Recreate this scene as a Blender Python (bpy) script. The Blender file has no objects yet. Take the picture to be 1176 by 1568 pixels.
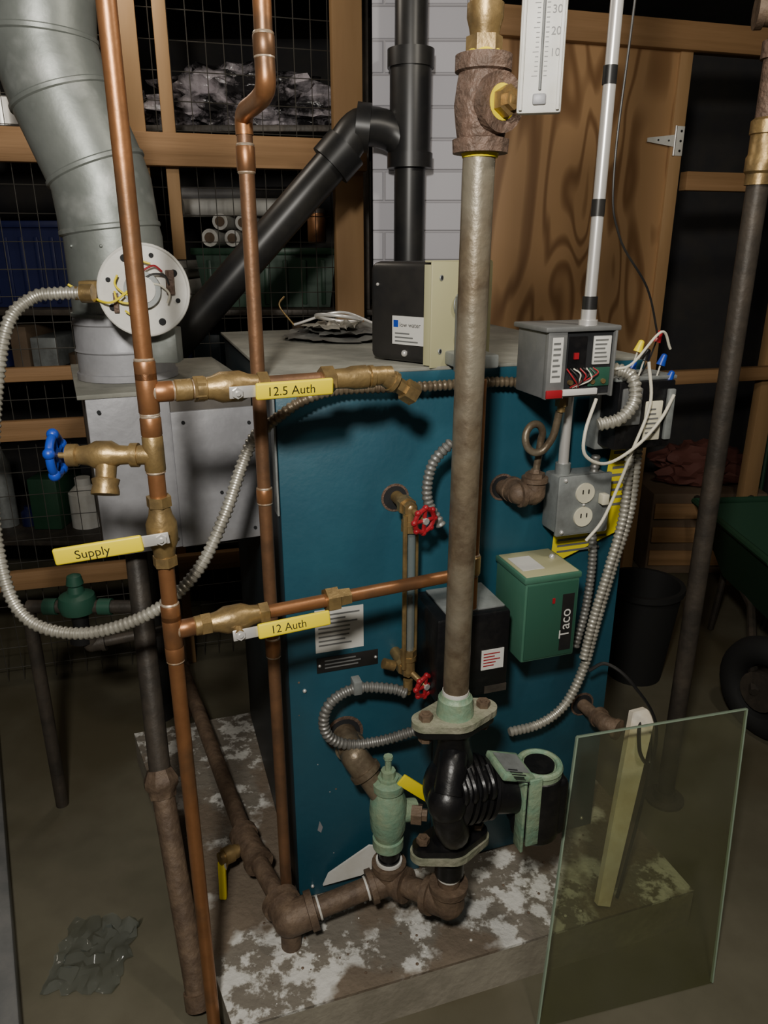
import bpy, bmesh, math, random
from mathutils import Vector, Matrix, noise
random.seed(7)
V=Vector
EX=V((.951,.309,0)); N=V((.309,-.951,0)); UP=V((0,0,1)); C0=V((-.178,1.2,0))
def B(s,o,z): return C0+EX*s+N*o+UP*z          # boiler frame: along front, outwards, height

# ------------------------------------------------------------ materials
def mat(name,col,rough=.5,metal=0,col2=None,scale=20,thr=(.4,.65),bump=0,bscale=60,detail=5,stretch=None,col3=None,scale3=3,thr3=(.5,.62)):
    m=bpy.data.materials.new(name); m.use_nodes=True
    nt=m.node_tree; b=nt.nodes['Principled BSDF']
    b.inputs['Base Color'].default_value=(*col,1); b.inputs['Roughness'].default_value=rough; b.inputs['Metallic'].default_value=metal
    tc=nt.nodes.new('ShaderNodeTexCoord'); mp=nt.nodes.new('ShaderNodeMapping'); nt.links.new(tc.outputs['Object'],mp.inputs[0])
    if stretch: mp.inputs['Scale'].default_value=stretch
    if col2:
        n=nt.nodes.new('ShaderNodeTexNoise'); n.inputs['Scale'].default_value=scale; n.inputs['Detail'].default_value=detail; n.inputs['Roughness'].default_value=.65
        nt.links.new(mp.outputs[0],n.inputs['Vector'])
        r=nt.nodes.new('ShaderNodeValToRGB'); r.color_ramp.elements[0].position=thr[0]; r.color_ramp.elements[1].position=thr[1]
        r.color_ramp.elements[0].color=(*col,1); r.color_ramp.elements[1].color=(*col2,1)
        nt.links.new(n.outputs[0],r.inputs[0]); out=r.outputs[0]
        if col3:
            n3=nt.nodes.new('ShaderNodeTexNoise'); n3.inputs['Scale'].default_value=scale3; n3.inputs['Detail'].default_value=7
            nt.links.new(mp.outputs[0],n3.inputs['Vector']); r3=nt.nodes.new('ShaderNodeMapRange'); r3.inputs[1].default_value=thr3[0]; r3.inputs[2].default_value=thr3[1]
            nt.links.new(n3.outputs[0],r3.inputs[0]); mx=nt.nodes.new('ShaderNodeMix'); mx.data_type='RGBA'; nt.links.new(r3.outputs[0],mx.inputs[0]); nt.links.new(out,mx.inputs[6]); mx.inputs[7].default_value=(*col3,1); out=mx.outputs[2]
        nt.links.new(out,b.inputs['Base Color'])
    if bump:
        n2=nt.nodes.new('ShaderNodeTexNoise'); n2.inputs['Scale'].default_value=bscale; n2.inputs['Detail'].default_value=6
        nt.links.new(mp.outputs[0],n2.inputs['Vector'])
        bp=nt.nodes.new('ShaderNodeBump'); bp.inputs['Strength'].default_value=bump; bp.inputs['Distance'].default_value=.01
        nt.links.new(n2.outputs[0],bp.inputs['Height']); nt.links.new(bp.outputs[0],b.inputs['Normal'])
    return m
M={}
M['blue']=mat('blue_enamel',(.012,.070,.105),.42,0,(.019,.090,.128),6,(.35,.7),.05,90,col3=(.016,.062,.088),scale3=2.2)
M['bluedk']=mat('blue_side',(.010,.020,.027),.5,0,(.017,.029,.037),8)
M['top']=mat('dusty_steel',(.17,.17,.145),.75,.0,(.28,.275,.235),9,(.35,.65),.1)
M['copper']=mat('copper_aged',(.40,.185,.080),.40,.7,(.27,.12,.05),14,(.4,.72),.05,60,5,None,(.20,.11,.06),9,(.52,.66))
M['copperb']=mat('copper_stained',(.28,.145,.075),.46,.6,(.17,.095,.055),18,(.35,.7),.1)
M['brass']=mat('brass_aged',(.38,.26,.11),.40,.65,(.23,.16,.075),30,(.4,.65),.15)
M['solder']=mat('solder',(.5,.42,.33),.4,.5,(.35,.22,.12),60)
M['steelp']=mat('steel_pipe',(.225,.18,.12),.40,.45,(.13,.095,.062),22,(.38,.62),.15,80,5,None,(.28,.25,.19),7,(.52,.68))
M['iron']=mat('rusty_iron',(.105,.070,.047),.6,.15,(.175,.12,.078),30,(.4,.65),.35,70)
M['irond']=mat('dark_iron_pipe',(.042,.036,.030),.5,.2,(.085,.068,.052),12,(.4,.7),.15)
M['bronze']=mat('bronze_casting',(.18,.115,.085),.55,.25,(.12,.08,.06),50,(.4,.6),.5,120)
M['galv']=mat('galvanized',(.30,.32,.30),.45,.45,(.20,.22,.205),5,(.35,.65),.05,60,6,None,(.42,.44,.42),10,(.56,.68))
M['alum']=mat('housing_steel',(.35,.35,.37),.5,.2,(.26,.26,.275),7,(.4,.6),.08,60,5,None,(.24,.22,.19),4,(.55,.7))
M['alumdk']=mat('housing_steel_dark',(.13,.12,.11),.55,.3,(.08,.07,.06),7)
M['white']=mat('white_paint',(.70,.69,.65),.45,0,(.60,.58,.52),12)
M['paper']=mat('paper_label',(.62,.61,.57),.6)
M['red']=mat('red_paint',(.32,.012,.02),.4)
M['yel']=mat('yellow_vinyl',(.85,.68,.006),.45)
M['yeltag']=mat('yellow_tag',(.80,.66,.01),.5)
M['black']=mat('black_paint',(.012,.012,.013),.4,0,(.024,.022,.02),10)
M['blackg']=mat('black_gloss',(.006,.006,.007),.36,0,(.02,.018,.017),15,(.5,.8),.15,50)
M['plast']=mat('black_abs',(.015,.015,.016),.38,0,(.032,.030,.027),8)
M['beige']=mat('beige_plate',(.42,.40,.23),.5)
M['green']=mat('green_enamel',(.050,.145,.095),.45,0,(.062,.165,.11),10)
M['greend']=mat('green_enamel_dark',(.026,.09,.058),.45)
M['mint']=mat('mint_casting',(.19,.32,.22),.5,.1,(.26,.34,.22),25,(.4,.6),.3,80)
M['mintg']=mat('weathered_green_flange',(.23,.24,.165),.6,.1,(.32,.31,.23),30,(.4,.6),.4,80)
M['flex']=mat('flex_conduit_steel',(.55,.53,.46),.38,.55,(.36,.34,.29),15)
M['flexd']=mat('flex_conduit_dull',(.25,.25,.235),.45,.5,(.17,.16,.145),15)
M['emt']=mat('emt_conduit',(.72,.70,.67),.32,.55)
M['grey']=mat('grey_cover',(.15,.155,.155),.5,.2,(.21,.21,.205),12)
M['greylt']=mat('grey_cast_box',(.28,.30,.295),.5,.3,(.19,.20,.195),20)
M['wood']=mat('pine_lumber',(.40,.245,.115),.7,0,(.29,.165,.070),5,(.35,.7),.1,30,stretch=(1,1,.15))
M['woodh']=mat('pine_lumber_h',(.35,.20,.092),.7,0,(.23,.125,.05),5,(.35,.7),.1,30,stretch=(.2,.2,6))
M['oldwood']=mat('weathered_wood',(.72,.62,.46),.7,0,(.88,.82,.70),12,(.4,.65),.2,40)
M['wire']=mat('wire_mesh',(.08,.075,.065),.5,.3)
M['bluep']=mat('blue_plastic',(.01,.05,.38),.4)
M['bluebin']=mat('navy_plastic',(.006,.010,.06),.5)
M['ivory']=mat('ivory_plastic',(.70,.66,.50),.4)
M['wirew']=mat('white_wire',(.66,.62,.50),.5)
M['greenbin']=mat('green_bin',(.020,.062,.034),.45)
M['bag']=mat('plastic_bag',(.03,.028,.03),.14,0,(.62,.56,.60),9,(.47,.62),.9,22)
M['redrub']=mat('red_cloth',(.12,.04,.03),.8)
M['rubber']=mat('rubber',(.008,.008,.008),.8)
M['dark']=mat('dark_back',(.010,.011,.013),.8)
M['card']=mat('cardboard',(.16,.11,.07),.8,0,(.12,.08,.05),6)
def clear(name,tint,base,rough,lo,hi):
    g=bpy.data.materials.new(name); g.use_nodes=True; nt=g.node_tree; b=nt.nodes['Principled BSDF']
    tr=nt.nodes.new('ShaderNodeBsdfTransparent'); tr.inputs[0].default_value=(*tint,1)
    mx=nt.nodes.new('ShaderNodeMixShader'); b.inputs['Base Color'].default_value=(*base,1); b.inputs['Roughness'].default_value=rough
    nz=nt.nodes.new('ShaderNodeTexNoise'); nz.inputs['Scale'].default_value=6; nz.inputs['Detail'].default_value=9
    t=nt.nodes.new('ShaderNodeTexCoord'); nt.links.new(t.outputs['Object'],nz.inputs['Vector'])
    mr=nt.nodes.new('ShaderNodeMapRange'); mr.inputs[1].default_value=.3; mr.inputs[2].default_value=.7; mr.inputs[3].default_value=lo; mr.inputs[4].default_value=hi
    nt.links.new(nz.outputs[0],mr.inputs[0]); nt.links.new(mr.outputs[0],mx.inputs[0])
    nt.links.new(tr.outputs[0],mx.inputs[1]); nt.links.new(b.outputs[0],mx.inputs[2]); nt.links.new(mx.outputs[0],nt.nodes['Material Output'].inputs[0]); return g
M['glass']=clear('dirty_glass',(.84,.86,.74),(.17,.165,.125),.2,.09,.26)
M['tube']=clear('gauge_glass',(.8,.85,.85),(.35,.40,.40),.08,.25,.4)
M['wrap']=clear('plastic_film',(.75,.78,.75),(.25,.27,.25),.12,.1,.35)
M['glassedge']=mat('glass_edge',(.24,.31,.23),.2)
def plywood():
    m=bpy.data.materials.new('plywood'); m.use_nodes=True; nt=m.node_tree; b=nt.nodes['Principled BSDF']; b.inputs['Roughness'].default_value=.5
    tc=nt.nodes.new('ShaderNodeTexCoord'); mp=nt.nodes.new('ShaderNodeMapping'); mp.inputs['Scale'].default_value=(2.4,2.4,.5)
    w=nt.nodes.new('ShaderNodeTexNoise'); w.inputs['Scale'].default_value=2.2; w.inputs['Detail'].default_value=1.5; w.inputs['Distortion'].default_value=.7
    mu=nt.nodes.new('ShaderNodeMath'); mu.operation='MULTIPLY'; mu.inputs[1].default_value=48
    fr=nt.nodes.new('ShaderNodeMath'); fr.operation='SINE'
    r=nt.nodes.new('ShaderNodeValToRGB'); r.color_ramp.elements[0].position=.0; r.color_ramp.elements[1].position=.55
    r.color_ramp.elements[0].color=(.22,.115,.05,1); r.color_ramp.elements[1].color=(.44,.26,.125,1)
    mr=nt.nodes.new('ShaderNodeMapRange'); mr.inputs[1].default_value=-1
    L=nt.links.new; L(tc.outputs['Object'],mp.inputs[0]);L(mp.outputs[0],w.inputs['Vector']);L(w.outputs[0],mu.inputs[0]);L(mu.outputs[0],fr.inputs[0]);L(fr.outputs[0],mr.inputs[0]);L(mr.outputs[0],r.inputs[0]);L(r.outputs[0],b.inputs['Base Color'])
    return m
M['ply']=plywood()
M['floor']=mat('painted_concrete_floor',(.105,.097,.066),.42,0,(.16,.148,.105),2.5,(.35,.7),.05,25,8,col3=(.09,.078,.048),scale3=1.3)
M['pad']=mat('flaking_concrete',(.175,.155,.125),.85,0,(.62,.61,.57),16,(.50,.56),.6,45,12,col3=(.16,.125,.09),scale3=5,thr3=(.50,.56))
M['padside']=mat('concrete_side',(.34,.31,.245),.8,0,(.25,.225,.175),6,(.4,.6),.2)
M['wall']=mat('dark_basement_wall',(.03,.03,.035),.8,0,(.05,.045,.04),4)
def brick():
    m=bpy.data.materials.new('painted_brick'); m.use_nodes=True; nt=m.node_tree; b=nt.nodes['Principled BSDF']; b.inputs['Roughness'].default_value=.6
    tc=nt.nodes.new('ShaderNodeTexCoord'); mp=nt.nodes.new('ShaderNodeMapping'); mp.inputs['Rotation'].default_value=(math.pi/2,0,0)
    br=nt.nodes.new('ShaderNodeTexBrick'); br.inputs['Scale'].default_value=1; br.inputs['Brick Width'].default_value=.21; br.inputs['Row Height'].default_value=.075; br.inputs['Mortar Size'].default_value=.005; br.inputs['Mortar Smooth'].default_value=.8
    br.inputs[1].default_value=(.47,.46,.50,1); br.inputs[2].default_value=(.41,.40,.44,1); br.inputs[3].default_value=(.37,.36,.39,1)
    bp=nt.nodes.new('ShaderNodeBump'); bp.inputs['Distance'].default_value=.006; bp.inputs['Strength'].default_value=.7; bp.invert=True
    L=nt.links.new; L(tc.outputs['Object'],mp.inputs[0]);L(mp.outputs[0],br.inputs[0]);L(br.outputs[0],b.inputs['Base Color']);L(br.outputs[1],bp.inputs['Height']);L(bp.outputs[0],b.inputs['Normal'])
    return m
M['brickw']=brick()

# ------------------------------------------------------------ builder
def cat(P,n=10):
    P=[V(p) for p in P]; out=[]
    Q=[P[0]*2-P[1]]+P+[P[-1]*2-P[-2]]
    for i in range(1,len(Q)-2):
        a,b,c,d=Q[i-1:i+3]
        for j in range(n):
            t=j/n; out.append(.5*((2*b)+(c-a)*t+(2*a-5*b+4*c-d)*t*t+(3*b-a-3*c+d)*t**3))
    out.append(P[-1]); return out
def resample(P,ds):
    out=[P[0].copy()]; acc=0
    for a,b in zip(P,P[1:]):
        L=(b-a).length
        if L<1e-9: continue
        t=ds-acc
        while t<=L: out.append(a+(b-a)*(t/L)); t+=ds
        acc=L-(t-ds)
    out.append(P[-1].copy()); return out
class O:
    def __init__(s,name): s.name=name; s.bm=bmesh.new(); s.mats=[]
    def mi(s,m):
        if m not in s.mats: s.mats.append(m)
        return s.mats.index(m)
    def rings(s,cs,rs,dirs,m,seg=20,cap=True,closed=False,start=None):
        mi=s.mi(m); d0=V(dirs[0]).normalized()
        ref=start if start else (UP if abs(d0.z)<.9 else V((1,0,0)))
        u=(ref-d0*ref.dot(d0)).normalized(); R=[]
        for c,r,d in zip(cs,rs,dirs):
            d=V(d).normalized(); u=(u-d*u.dot(d)).normalized(); w=d.cross(u)
            R.append([s.bm.verts.new(V(c)+(u*math.cos(2*math.pi*k/seg)+w*math.sin(2*math.pi*k/seg))*max(r,1e-5)) for k in range(seg)])
        pairs=list(zip(R,R[1:]))
        if closed: pairs.append((R[-1],R[0]))
        for A,Bb in pairs:
            for k in range(seg):
                f=s.bm.faces.new((A[k],A[(k+1)%seg],Bb[(k+1)%seg],Bb[k])); f.material_index=mi
        if cap and not closed:
            f=s.bm.faces.new(R[0][::-1]); f.material_index=mi
            f=s.bm.faces.new(R[-1]); f.material_index=mi
        return s
    def cyl(s,a,b,r,m,r2=None,seg=20):
        a=V(a);b=V(b);d=b-a; return s.rings([a,b],[r,r if r2 is None else r2],[d,d],m,seg)
    def lathe(s,p,d,prof,m,seg=24):
        p=V(p);d=V(d).normalized(); return s.rings([p+d*t for t,r in prof],[r for t,r in prof],[d]*len(prof),m,seg)
    def tube(s,P,r,m,seg=12,n=8,smooth=True,corr=0,period=.01,closed=False):
        Q=cat(P,n) if smooth else [V(p) for p in P]
        rs=[r]*len(Q)
        if corr:
            Q=resample(cat(P,20),period/4); rs=[r*(1+corr*(1 if (i%4) in(1,2) else -1)*.5) for i in range(len(Q))]
        D=[(Q[min(i+1,len(Q)-1)]-Q[max(i-1,0)]) for i in range(len(Q))]
        for i,d in enumerate(D):
            if d.length<1e-7: D[i]=D[i-1]
        return s.rings(Q,rs,D,m,seg)
    def torus(s,c,axis,R,r,m,seg=10,n=32):
        c=V(c);a=V(axis).normalized();ref=UP if abs(a.z)<.9 else V((1,0,0));u=(ref-a*ref.dot(a)).normalized();w=a.cross(u)
        cs=[];ds=[]
        for i in range(n):
            t=2*math.pi*i/n; cs.append(c+(u*math.cos(t)+w*math.sin(t))*R); ds.append(-u*math.sin(t)+w*math.cos(t))
        return s.rings(cs,[r]*n,ds,m,seg,closed=True,start=(cs[0]-c).normalized())
    def box(s,c,x,y,z,m,bev=0,segs=2):   # half vectors
        mi=s.mi(m); c=V(c);x=V(x);y=V(y);z=V(z); vs=[s.bm.verts.new(c+x*i+y*j+z*k) for i in(-1,1) for j in(-1,1) for k in(-1,1)]
        fs=[]
        for q in((0,1,3,2),(4,6,7,5),(0,4,5,1),(2,3,7,6),(0,2,6,4),(1,5,7,3)):
            f=s.bm.faces.new([vs[i] for i in q]); f.material_index=mi; fs.append(f)
        bmesh.ops.recalc_face_normals(s.bm,faces=fs)
        if bev:
            es=list({e for f in fs for e in f.edges})
            r=bmesh.ops.bevel(s.bm,geom=es,offset=bev,segments=segs,affect='EDGES',profile=.5)
            for f in r['faces']: f.material_index=mi
        return s
    def fb(s,s0,s1,o0,o1,z0,z1,m,bev=0,segs=2):
        return s.box(B((s0+s1)/2,(o0+o1)/2,(z0+z1)/2),EX*((s1-s0)/2),N*((o1-o0)/2),UP*((z1-z0)/2),m,bev,segs)
    def prism(s,pts,thick,m):
        mi=s.mi(m); t=V(thick); A=[s.bm.verts.new(V(p)) for p in pts]; C=[s.bm.verts.new(V(p)+t) for p in pts]; n=len(pts); fs=[]
        fs.append(s.bm.faces.new(A[::-1])); fs.append(s.bm.faces.new(C))
        for i in range(n): fs.append(s.bm.faces.new((A[i],A[(i+1)%n],C[(i+1)%n],C[i])))
        for f in fs: f.material_index=mi
        bmesh.ops.recalc_face_normals(s.bm,faces=fs); return s
    def ball(s,c,r,m,sc=(1,1,1),seg=20):
        mi=s.mi(m); mt=Matrix.Translation(V(c))@Matrix.Diagonal((*sc,1))
        r=bmesh.ops.create_uvsphere(s.bm,u_segments=seg,v_segments=seg//2+2,radius=r,matrix=mt)
        for f in {f for v in r['verts'] for f in v.link_faces}: f.material_index=mi
        return s
    def elbow(s,p,d1,d2,r,m,L=None):
        L=L or r*2; p=V(p); s.ball(p,r*1.22,m)
        for d in (d1,d2):
            if d is None: continue
            d=V(d).normalized(); s.lathe(p,d,[(0,r*1.2),(L*.7,r*1.2),(L*.72,r*1.4),(L,r*1.4),(L,r*.9)],m)
        return s
    def flange(s,c,ld,axis,hl,rc,re,th,m):
        c=V(c);ld=V(ld).normalized();a=V(axis).normalized();w=a.cross(ld);pts=[]
        def arc(cc,r,a0,a1,n=8): return [cc+ld*(r*math.cos(t))+w*(r*math.sin(t)) for t in [a0+(a1-a0)*i/n for i in range(n+1)]]
        q=math.radians(60)
        pts+=arc(c+ld*hl,re,-q,q); pts+=arc(c,rc,q,math.pi-q); pts+=arc(c-ld*hl,re,math.pi-q,math.pi+q); pts+=arc(c,rc,math.pi+q,2*math.pi-q)
        s.prism([p-a*th/2 for p in pts],a*th,m)
        return s
    def text(s,txt,p,xd,yd,size,m,align='LEFT'):
        cu=bpy.data.curves.new('t','FONT'); cu.body=txt; cu.size=size; cu.align_x=align; ob=bpy.data.objects.new('t',cu); bpy.context.collection.objects.link(ob)
        bpy.context.view_layer.update(); me=bpy.data.meshes.new_from_object(ob.evaluated_get(bpy.context.evaluated_depsgraph_get()))
        mi=s.mi(m); p=V(p);xd=V(xd).normalized();yd=V(yd).normalized(); vs=[s.bm.verts.new(p+xd*v.co.x+yd*v.co.y) for v in me.vertices]
        for pl in me.polygons:
            try: f=s.bm.faces.new([vs[i] for i in pl.vertices]); f.material_index=mi
            except: pass
        bpy.data.objects.remove(ob); return s
    def lines(s,p,xd,yd,w,h,n,m,nrm):
        p=V(p)
        for i in range(n):
            ww=w*random.uniform(.6,1); c=p+xd*(ww/2)+yd*(-h*(i+.5)/n)
            s.box(c,xd*(ww/2),yd*(h/n*.18),nrm*.0002,m)
        return s
    def done(s):
        me=bpy.data.meshes.new(s.name); s.bm.normal_update(); s.bm.to_mesh(me); s.bm.free()
        for k in s.mats: me.materials.append(M[k])
        for p in me.polygons: p.use_smooth=True
        me.set_sharp_from_angle(angle=math.radians(38))
        ob=bpy.data.objects.new(s.name,me); bpy.context.collection.objects.link(ob); return ob

# ------------------------------------------------------------ room
def slab(name,x0,x1,y0,y1,z0,z1,m):
    o=O(name); o.box(((x0+x1)/2,(y0+y1)/2,(z0+z1)/2),((x1-x0)/2,0,0),(0,(y1-y0)/2,0),(0,0,(z1-z0)/2),m); return o.done()
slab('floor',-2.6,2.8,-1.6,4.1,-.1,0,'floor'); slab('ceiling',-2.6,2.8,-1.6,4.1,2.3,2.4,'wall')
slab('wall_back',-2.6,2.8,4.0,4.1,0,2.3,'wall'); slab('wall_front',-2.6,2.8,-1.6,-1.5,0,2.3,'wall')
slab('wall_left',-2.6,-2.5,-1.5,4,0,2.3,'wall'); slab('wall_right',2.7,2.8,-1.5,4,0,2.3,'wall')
o=O('brick_chimney'); o.box((.105,2.26,1.15),(.135,0,0),(0,.1,0),(0,0,1.15),'brickw',.004); o.done()

WX=V((.963,.270,0)); WN=V((.270,-.963,0))
def W(x,d,z): return V((x,2.5+.28*x,z))+WN*d
def wb(o,x0,x1,d0,d1,z0,z1,m,bev=.003):
    a=W(x0,0,0);b=W(x1,0,0); o.box((a+b)/2+WN*((d0+d1)/2)+UP*((z0+z1)/2),WX*((b-a).length/2),WN*((d1-d0)/2),UP*((z1-z0)/2),m,bev)
o=O('lumber_cage_partition')
for x,w in((-1.42,.05),(-.69,.055),(-.105,.085)): wb(o,x-w/2,x+w/2,-.04,.0,0,2.3,'wood')
wb(o,-.62,-.585,-.05,-.012,1.35,2.3,'wood')
wb(o,-1.9,-.06,.0,.035,1.60,1.685,'woodh'); wb(o,-1.9,-.06,0,.03,2.12,2.2,'woodh')
wb(o,-1.9,-.72,.0,.03,1.015,1.055,'woodh'); wb(o,-1.9,-.72,.0,.03,.84,.90,'woodh'); wb(o,-1.9,-.06,.0,.03,.36,.42,'woodh')
x=-1.88
while x<-.1:
    p=W(x,-.045,0); o.cyl(p,p+UP*2.28,.0013,'wire',seg=4); x+=.048
z=.05
while z<2.28:
    o.cyl(W(-1.9,-.045,z),W(-.1,-.045,z),.0013,'wire',seg=4); z+=.075
o.done()
o=O('door_1')
wb(o,.25,.96,-.02,0,.12,1.99,'ply',.002); wb(o,.25,1.55,-.02,.035,1.98,2.06,'woodh'); wb(o,.955,1.0,-.03,.01,.05,2.0,'wood')
wb(o,.2,.25,-.03,.01,.05,2.0,'wood'); wb(o,.25,.96,-.02,.0,.05,.12,'woodh')
o.done()
o=O('door_frame_lumber'); wb(o,1.03,1.9,-.03,.01,1.57,1.63,'woodh'); wb(o,1.03,1.9,-.03,.01,.9,.95,'woodh'); wb(o,1.5,1.57,-.07,-.03,0,2.3,'wood'); wb(o,1.56,1.9,-.03,.02,2.1,2.2,'woodh'); o.done()
o=O('strap_hinge')
h=W(.98,.012,1.72); o.box(h,WX*.018,WN*.002,UP*.045,'white',.001)
o.prism([h+UP*.018-WX*.018,h-UP*.018-WX*.018,h-WX*.12-UP*.006,h-WX*.12+UP*.006],WN*.003,'white')
o.cyl(h-UP*.045+WX*-.016+WN*.003,h+UP*.045+WX*-.016+WN*.003,.004,'emt')
for dz in(-.03,0,.03): o.cyl(h+UP*dz+WX*.006,h+UP*dz+WX*.006+WN*.004,.004,'black',seg=10)
for dx in(.04,.08): o.cyl(h-WX*dx,h-WX*dx+WN*.005,.003,'black',seg=10)
o.done()
o=O('storage_shelf')
for z in(.3,.95,1.17,1.75): o.box((-.95,3.0,z),(.95,0,0),(0,.3,0),(0,0,.01),'irond',.002)
for x in(-1.85,-.07):
    for y in(2.75,3.28): o.box((x,y,1.1),(.02,0,0),(0,.02,0),(0,0,1.1),'irond',.002)
o.done()
def crumple(name,c,sx,sy,sz,m,seg=4,amp=.35,seed=1):
    o=O(name); bmesh.ops.create_icosphere(o.bm,subdivisions=seg,radius=1); o.mats=[m]
    for v in o.bm.verts:
        n=noise.noise(v.co*2.3+V((seed,0,0)))+.5*noise.noise(v.co*6+V((seed,3,0)))+.2*noise.noise(v.co*14); v.co*=1+amp*n
        v.co=V((v.co.x*sx,v.co.y*sy,max(v.co.z,-.7)*sz))+V(c)
    return o.done()
crumple('plastic_bag_pile',(-.50,2.95,1.845),.31,.17,.12,'bag',5,.5,3)
crumple('plastic_bag_pile',(-.93,2.98,1.825),.12,.15,.09,'bag',5,.5,9)
def bin_(o,c,w,d,h,m):
    o.prism([c+V((-w*.9,-d,0)),c+V((w*.9,-d,0)),c+V((w,-d,h)),c+V((-w,-d,h))],(0,2*d,0),m)
    o.box(c+V((0,0,h)),(w*1.06,0,0),(0,d*1.06,0),(0,0,.012),m,.005)
    for i in range(-3,4): o.box(c+V((i*w*.27,-d-.003,h*.45)),(.008,0,0),(0,.004,0),(0,0,h*.4),m,.002)
o=O('storage_bin'); bin_(o,V((-.42,2.98,1.182)),.25,.18,.19,'greenbin'); o.done()
o=O('storage_bin'); bin_(o,V((-1.28,2.98,1.182)),.2,.18,.28,'bluebin'); o.done()
o=O('paper_rolls')
for i,(x,z,r) in enumerate(((-.72,1.235,.04),(-.80,1.235,.04),(-.76,1.305,.035))): o.cyl((x-.0,2.75,z),(x+.02,3.12,z),r,'white'); o.cyl((x-.0005,2.745,z),(x,2.75,z),r*.6,'card')
for x,z,r in((-.62,1.418,.03),(-.54,1.416,.028),(-.47,1.415,.027),(-.58,1.472,.028),(-.50,1.468,.027)):
    o.cyl((x,2.83,z),(x+.03,3.1,z),r,'white'); o.cyl((x,2.825,z),(x,2.83,z),r*.6,'card')
o.cyl((-.70,2.80,1.515),(-.30,3.0,1.53),.03,'white'); o.cyl((-.72,2.85,1.56),(-.36,3.05,1.575),.026,'alum')
o.done()
o=O('glass_jar'); o.lathe((-.24,2.85,1.40),UP,[(0,.03),(.01,.033),(.08,.033),(.095,.026),(.1,.026)],'copper'); o.lathe((-.24,2.85,1.50),UP,[(0,.03),(.015,.03)],'irond'); o.done()
o=O('cooking_pot'); o.lathe((-1.3,2.85,1.765),UP,[(0,.07),(.005,.08),(.09,.082),(.092,.086),(.095,.08)],'emt'); o.done()
o=O('storage_boxes'); random.seed(11)
for zt,x0,x1 in((.961,-1.8,-.1),(.311,-1.8,-.15),(1.761,-1.75,-1.45),(1.761,-1.2,-1.06),(1.181,-1.06,-.86),(1.181,-1.8,-1.52)):
    x=x0
    while x<x1-.05:
        w=random.uniform(.03,.09); h=random.uniform(.06,.17 if zt>.9 else .4); m=random.choice(['card','bluedk','greylt','greenbin','alum','redrub','white','bluebin','card'])
        if random.random()<.35: o.lathe((x+w,2.88,zt),UP,[(0,w*.8),(h*.7,w*.8),(h*.85,w*.4),(h,w*.4)],m)
        else: o.box((x+w,2.95,zt+h/2),(w*.9,0,0),(0,.13,0),(0,0,h/2),m,.005)
        x+=2*w
o.done()

# ------------------------------------------------------------ concrete pad
PP=[V((-.262,.926,0)),B(.80,.235,0),B(.80,-.70,0),V((-.70,1.767,0))]
o=O('concrete_pad'); o.prism([V((p.x,p.y,0)) for p in PP],(0,0,.094),'padside'); o.prism([V((p.x,p.y,.094)) for p in PP],(0,0,.006),'pad')
random.seed(2)
for i in range(110):
    p=B(random.uniform(-.1,.7),random.uniform(.02,.22),.1); r=random.uniform(.001,.0035); o.ball(p+UP*r*.4,r,random.choice(['iron','white','pad']),(1,1,.6),6)
o.done()

# ------------------------------------------------------------ boiler
WD=.70
o=O('boiler')
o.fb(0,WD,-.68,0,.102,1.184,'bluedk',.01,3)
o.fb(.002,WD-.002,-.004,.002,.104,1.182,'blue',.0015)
o.fb(-.006,WD+.006,-.69,-.002,1.184,1.19,'top',.001)
o.fb(.0,WD,-.001,.004,1.165,1.1845,'blue',.001)
o.fb(-.003,.0,-.03,.0,.95,1.15,'greylt')
for s_,z_ in((.03,.13),(.67,.13),(.03,.6),(.03,1.14),(.67,1.14),(.35,1.15),(.56,1.15),(.44,.62),(.42,.64)): o.ball(B(s_,.003,z_),.004,'emt',seg=8)
o.fb(.054,.146,.002,.0028,.675,.762,'paper'); o.lines(B(.06,.003,.755),EX,UP,.08,.07,8,'grey',N)
o.fb(.055,.174,.002,.0036,.632,.664,'black',.001); o.lines(B(.07,.0038,.66),EX,UP,.09,.022,3,'grey',N)
for q in(.06,.169): o.ball(B(q,.0038,.648),.003,'emt',seg=8)
for s_,z_,r in((.105,.49,.038),(.207,.963,.026),(.418,.962,.026),(.64,.445,.028)):
    o.lathe(B(s_,.0015,z_),N,[(0,r),(.002,r),(.002,r*.86)],'bronze'); o.cyl(B(s_,.0015,z_),B(s_,.0042,z_),r*.84,'dark')
o.prism([B(.050,.01,.135),B(.062,.012,.165),B(.145,.03,.230),B(.168,.035,.225),B(.18,.03,.18),B(.13,.02,.148)],N*.004,'white')
o.fb(.29,.292,.002,.003,.11,.6,'bluedk')
random.seed(4)
for i in range(11):
    r=random.uniform(.001,.0022); p=B(random.uniform(.01,.4),.0021,random.uniform(.12,.9)); o.cyl(p,p+N*.0003,r,random.choice(['alum','iron']),seg=7)
o.prism([B(.045,.0021,.27),B(.052,.0021,.262),B(.056,.0021,.275),B(.05,.0021,.292)],N*.0004,'alum')
o.done()
o=O('crumpled_sheet_metal'); c=V((-.10,1.70,1.1915)); n=16
def sheet(cx,cy,w,d,zz,sd,mk):
    mi=o.mi(mk); G=[[o.bm.verts.new(c+V((cx+(i/n-.5)*w+.012*noise.noise(V((i*.5,j*.5,sd))),cy+(j/n-.5)*d,zz+.02*abs(noise.noise(V((i*.28,j*.28,sd+2))))+.008*abs(noise.noise(V((i*.9,j*.9,sd))))))) for j in range(n+1)] for i in range(n+1)]
    for i in range(n):
        for j in range(n):
            if (i-n/2)**2+(j-n/2)**2<(n*.53)**2: f=o.bm.faces.new((G[i][j],G[i+1][j],G[i+1][j+1],G[i][j+1])); f.material_index=mi
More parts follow.
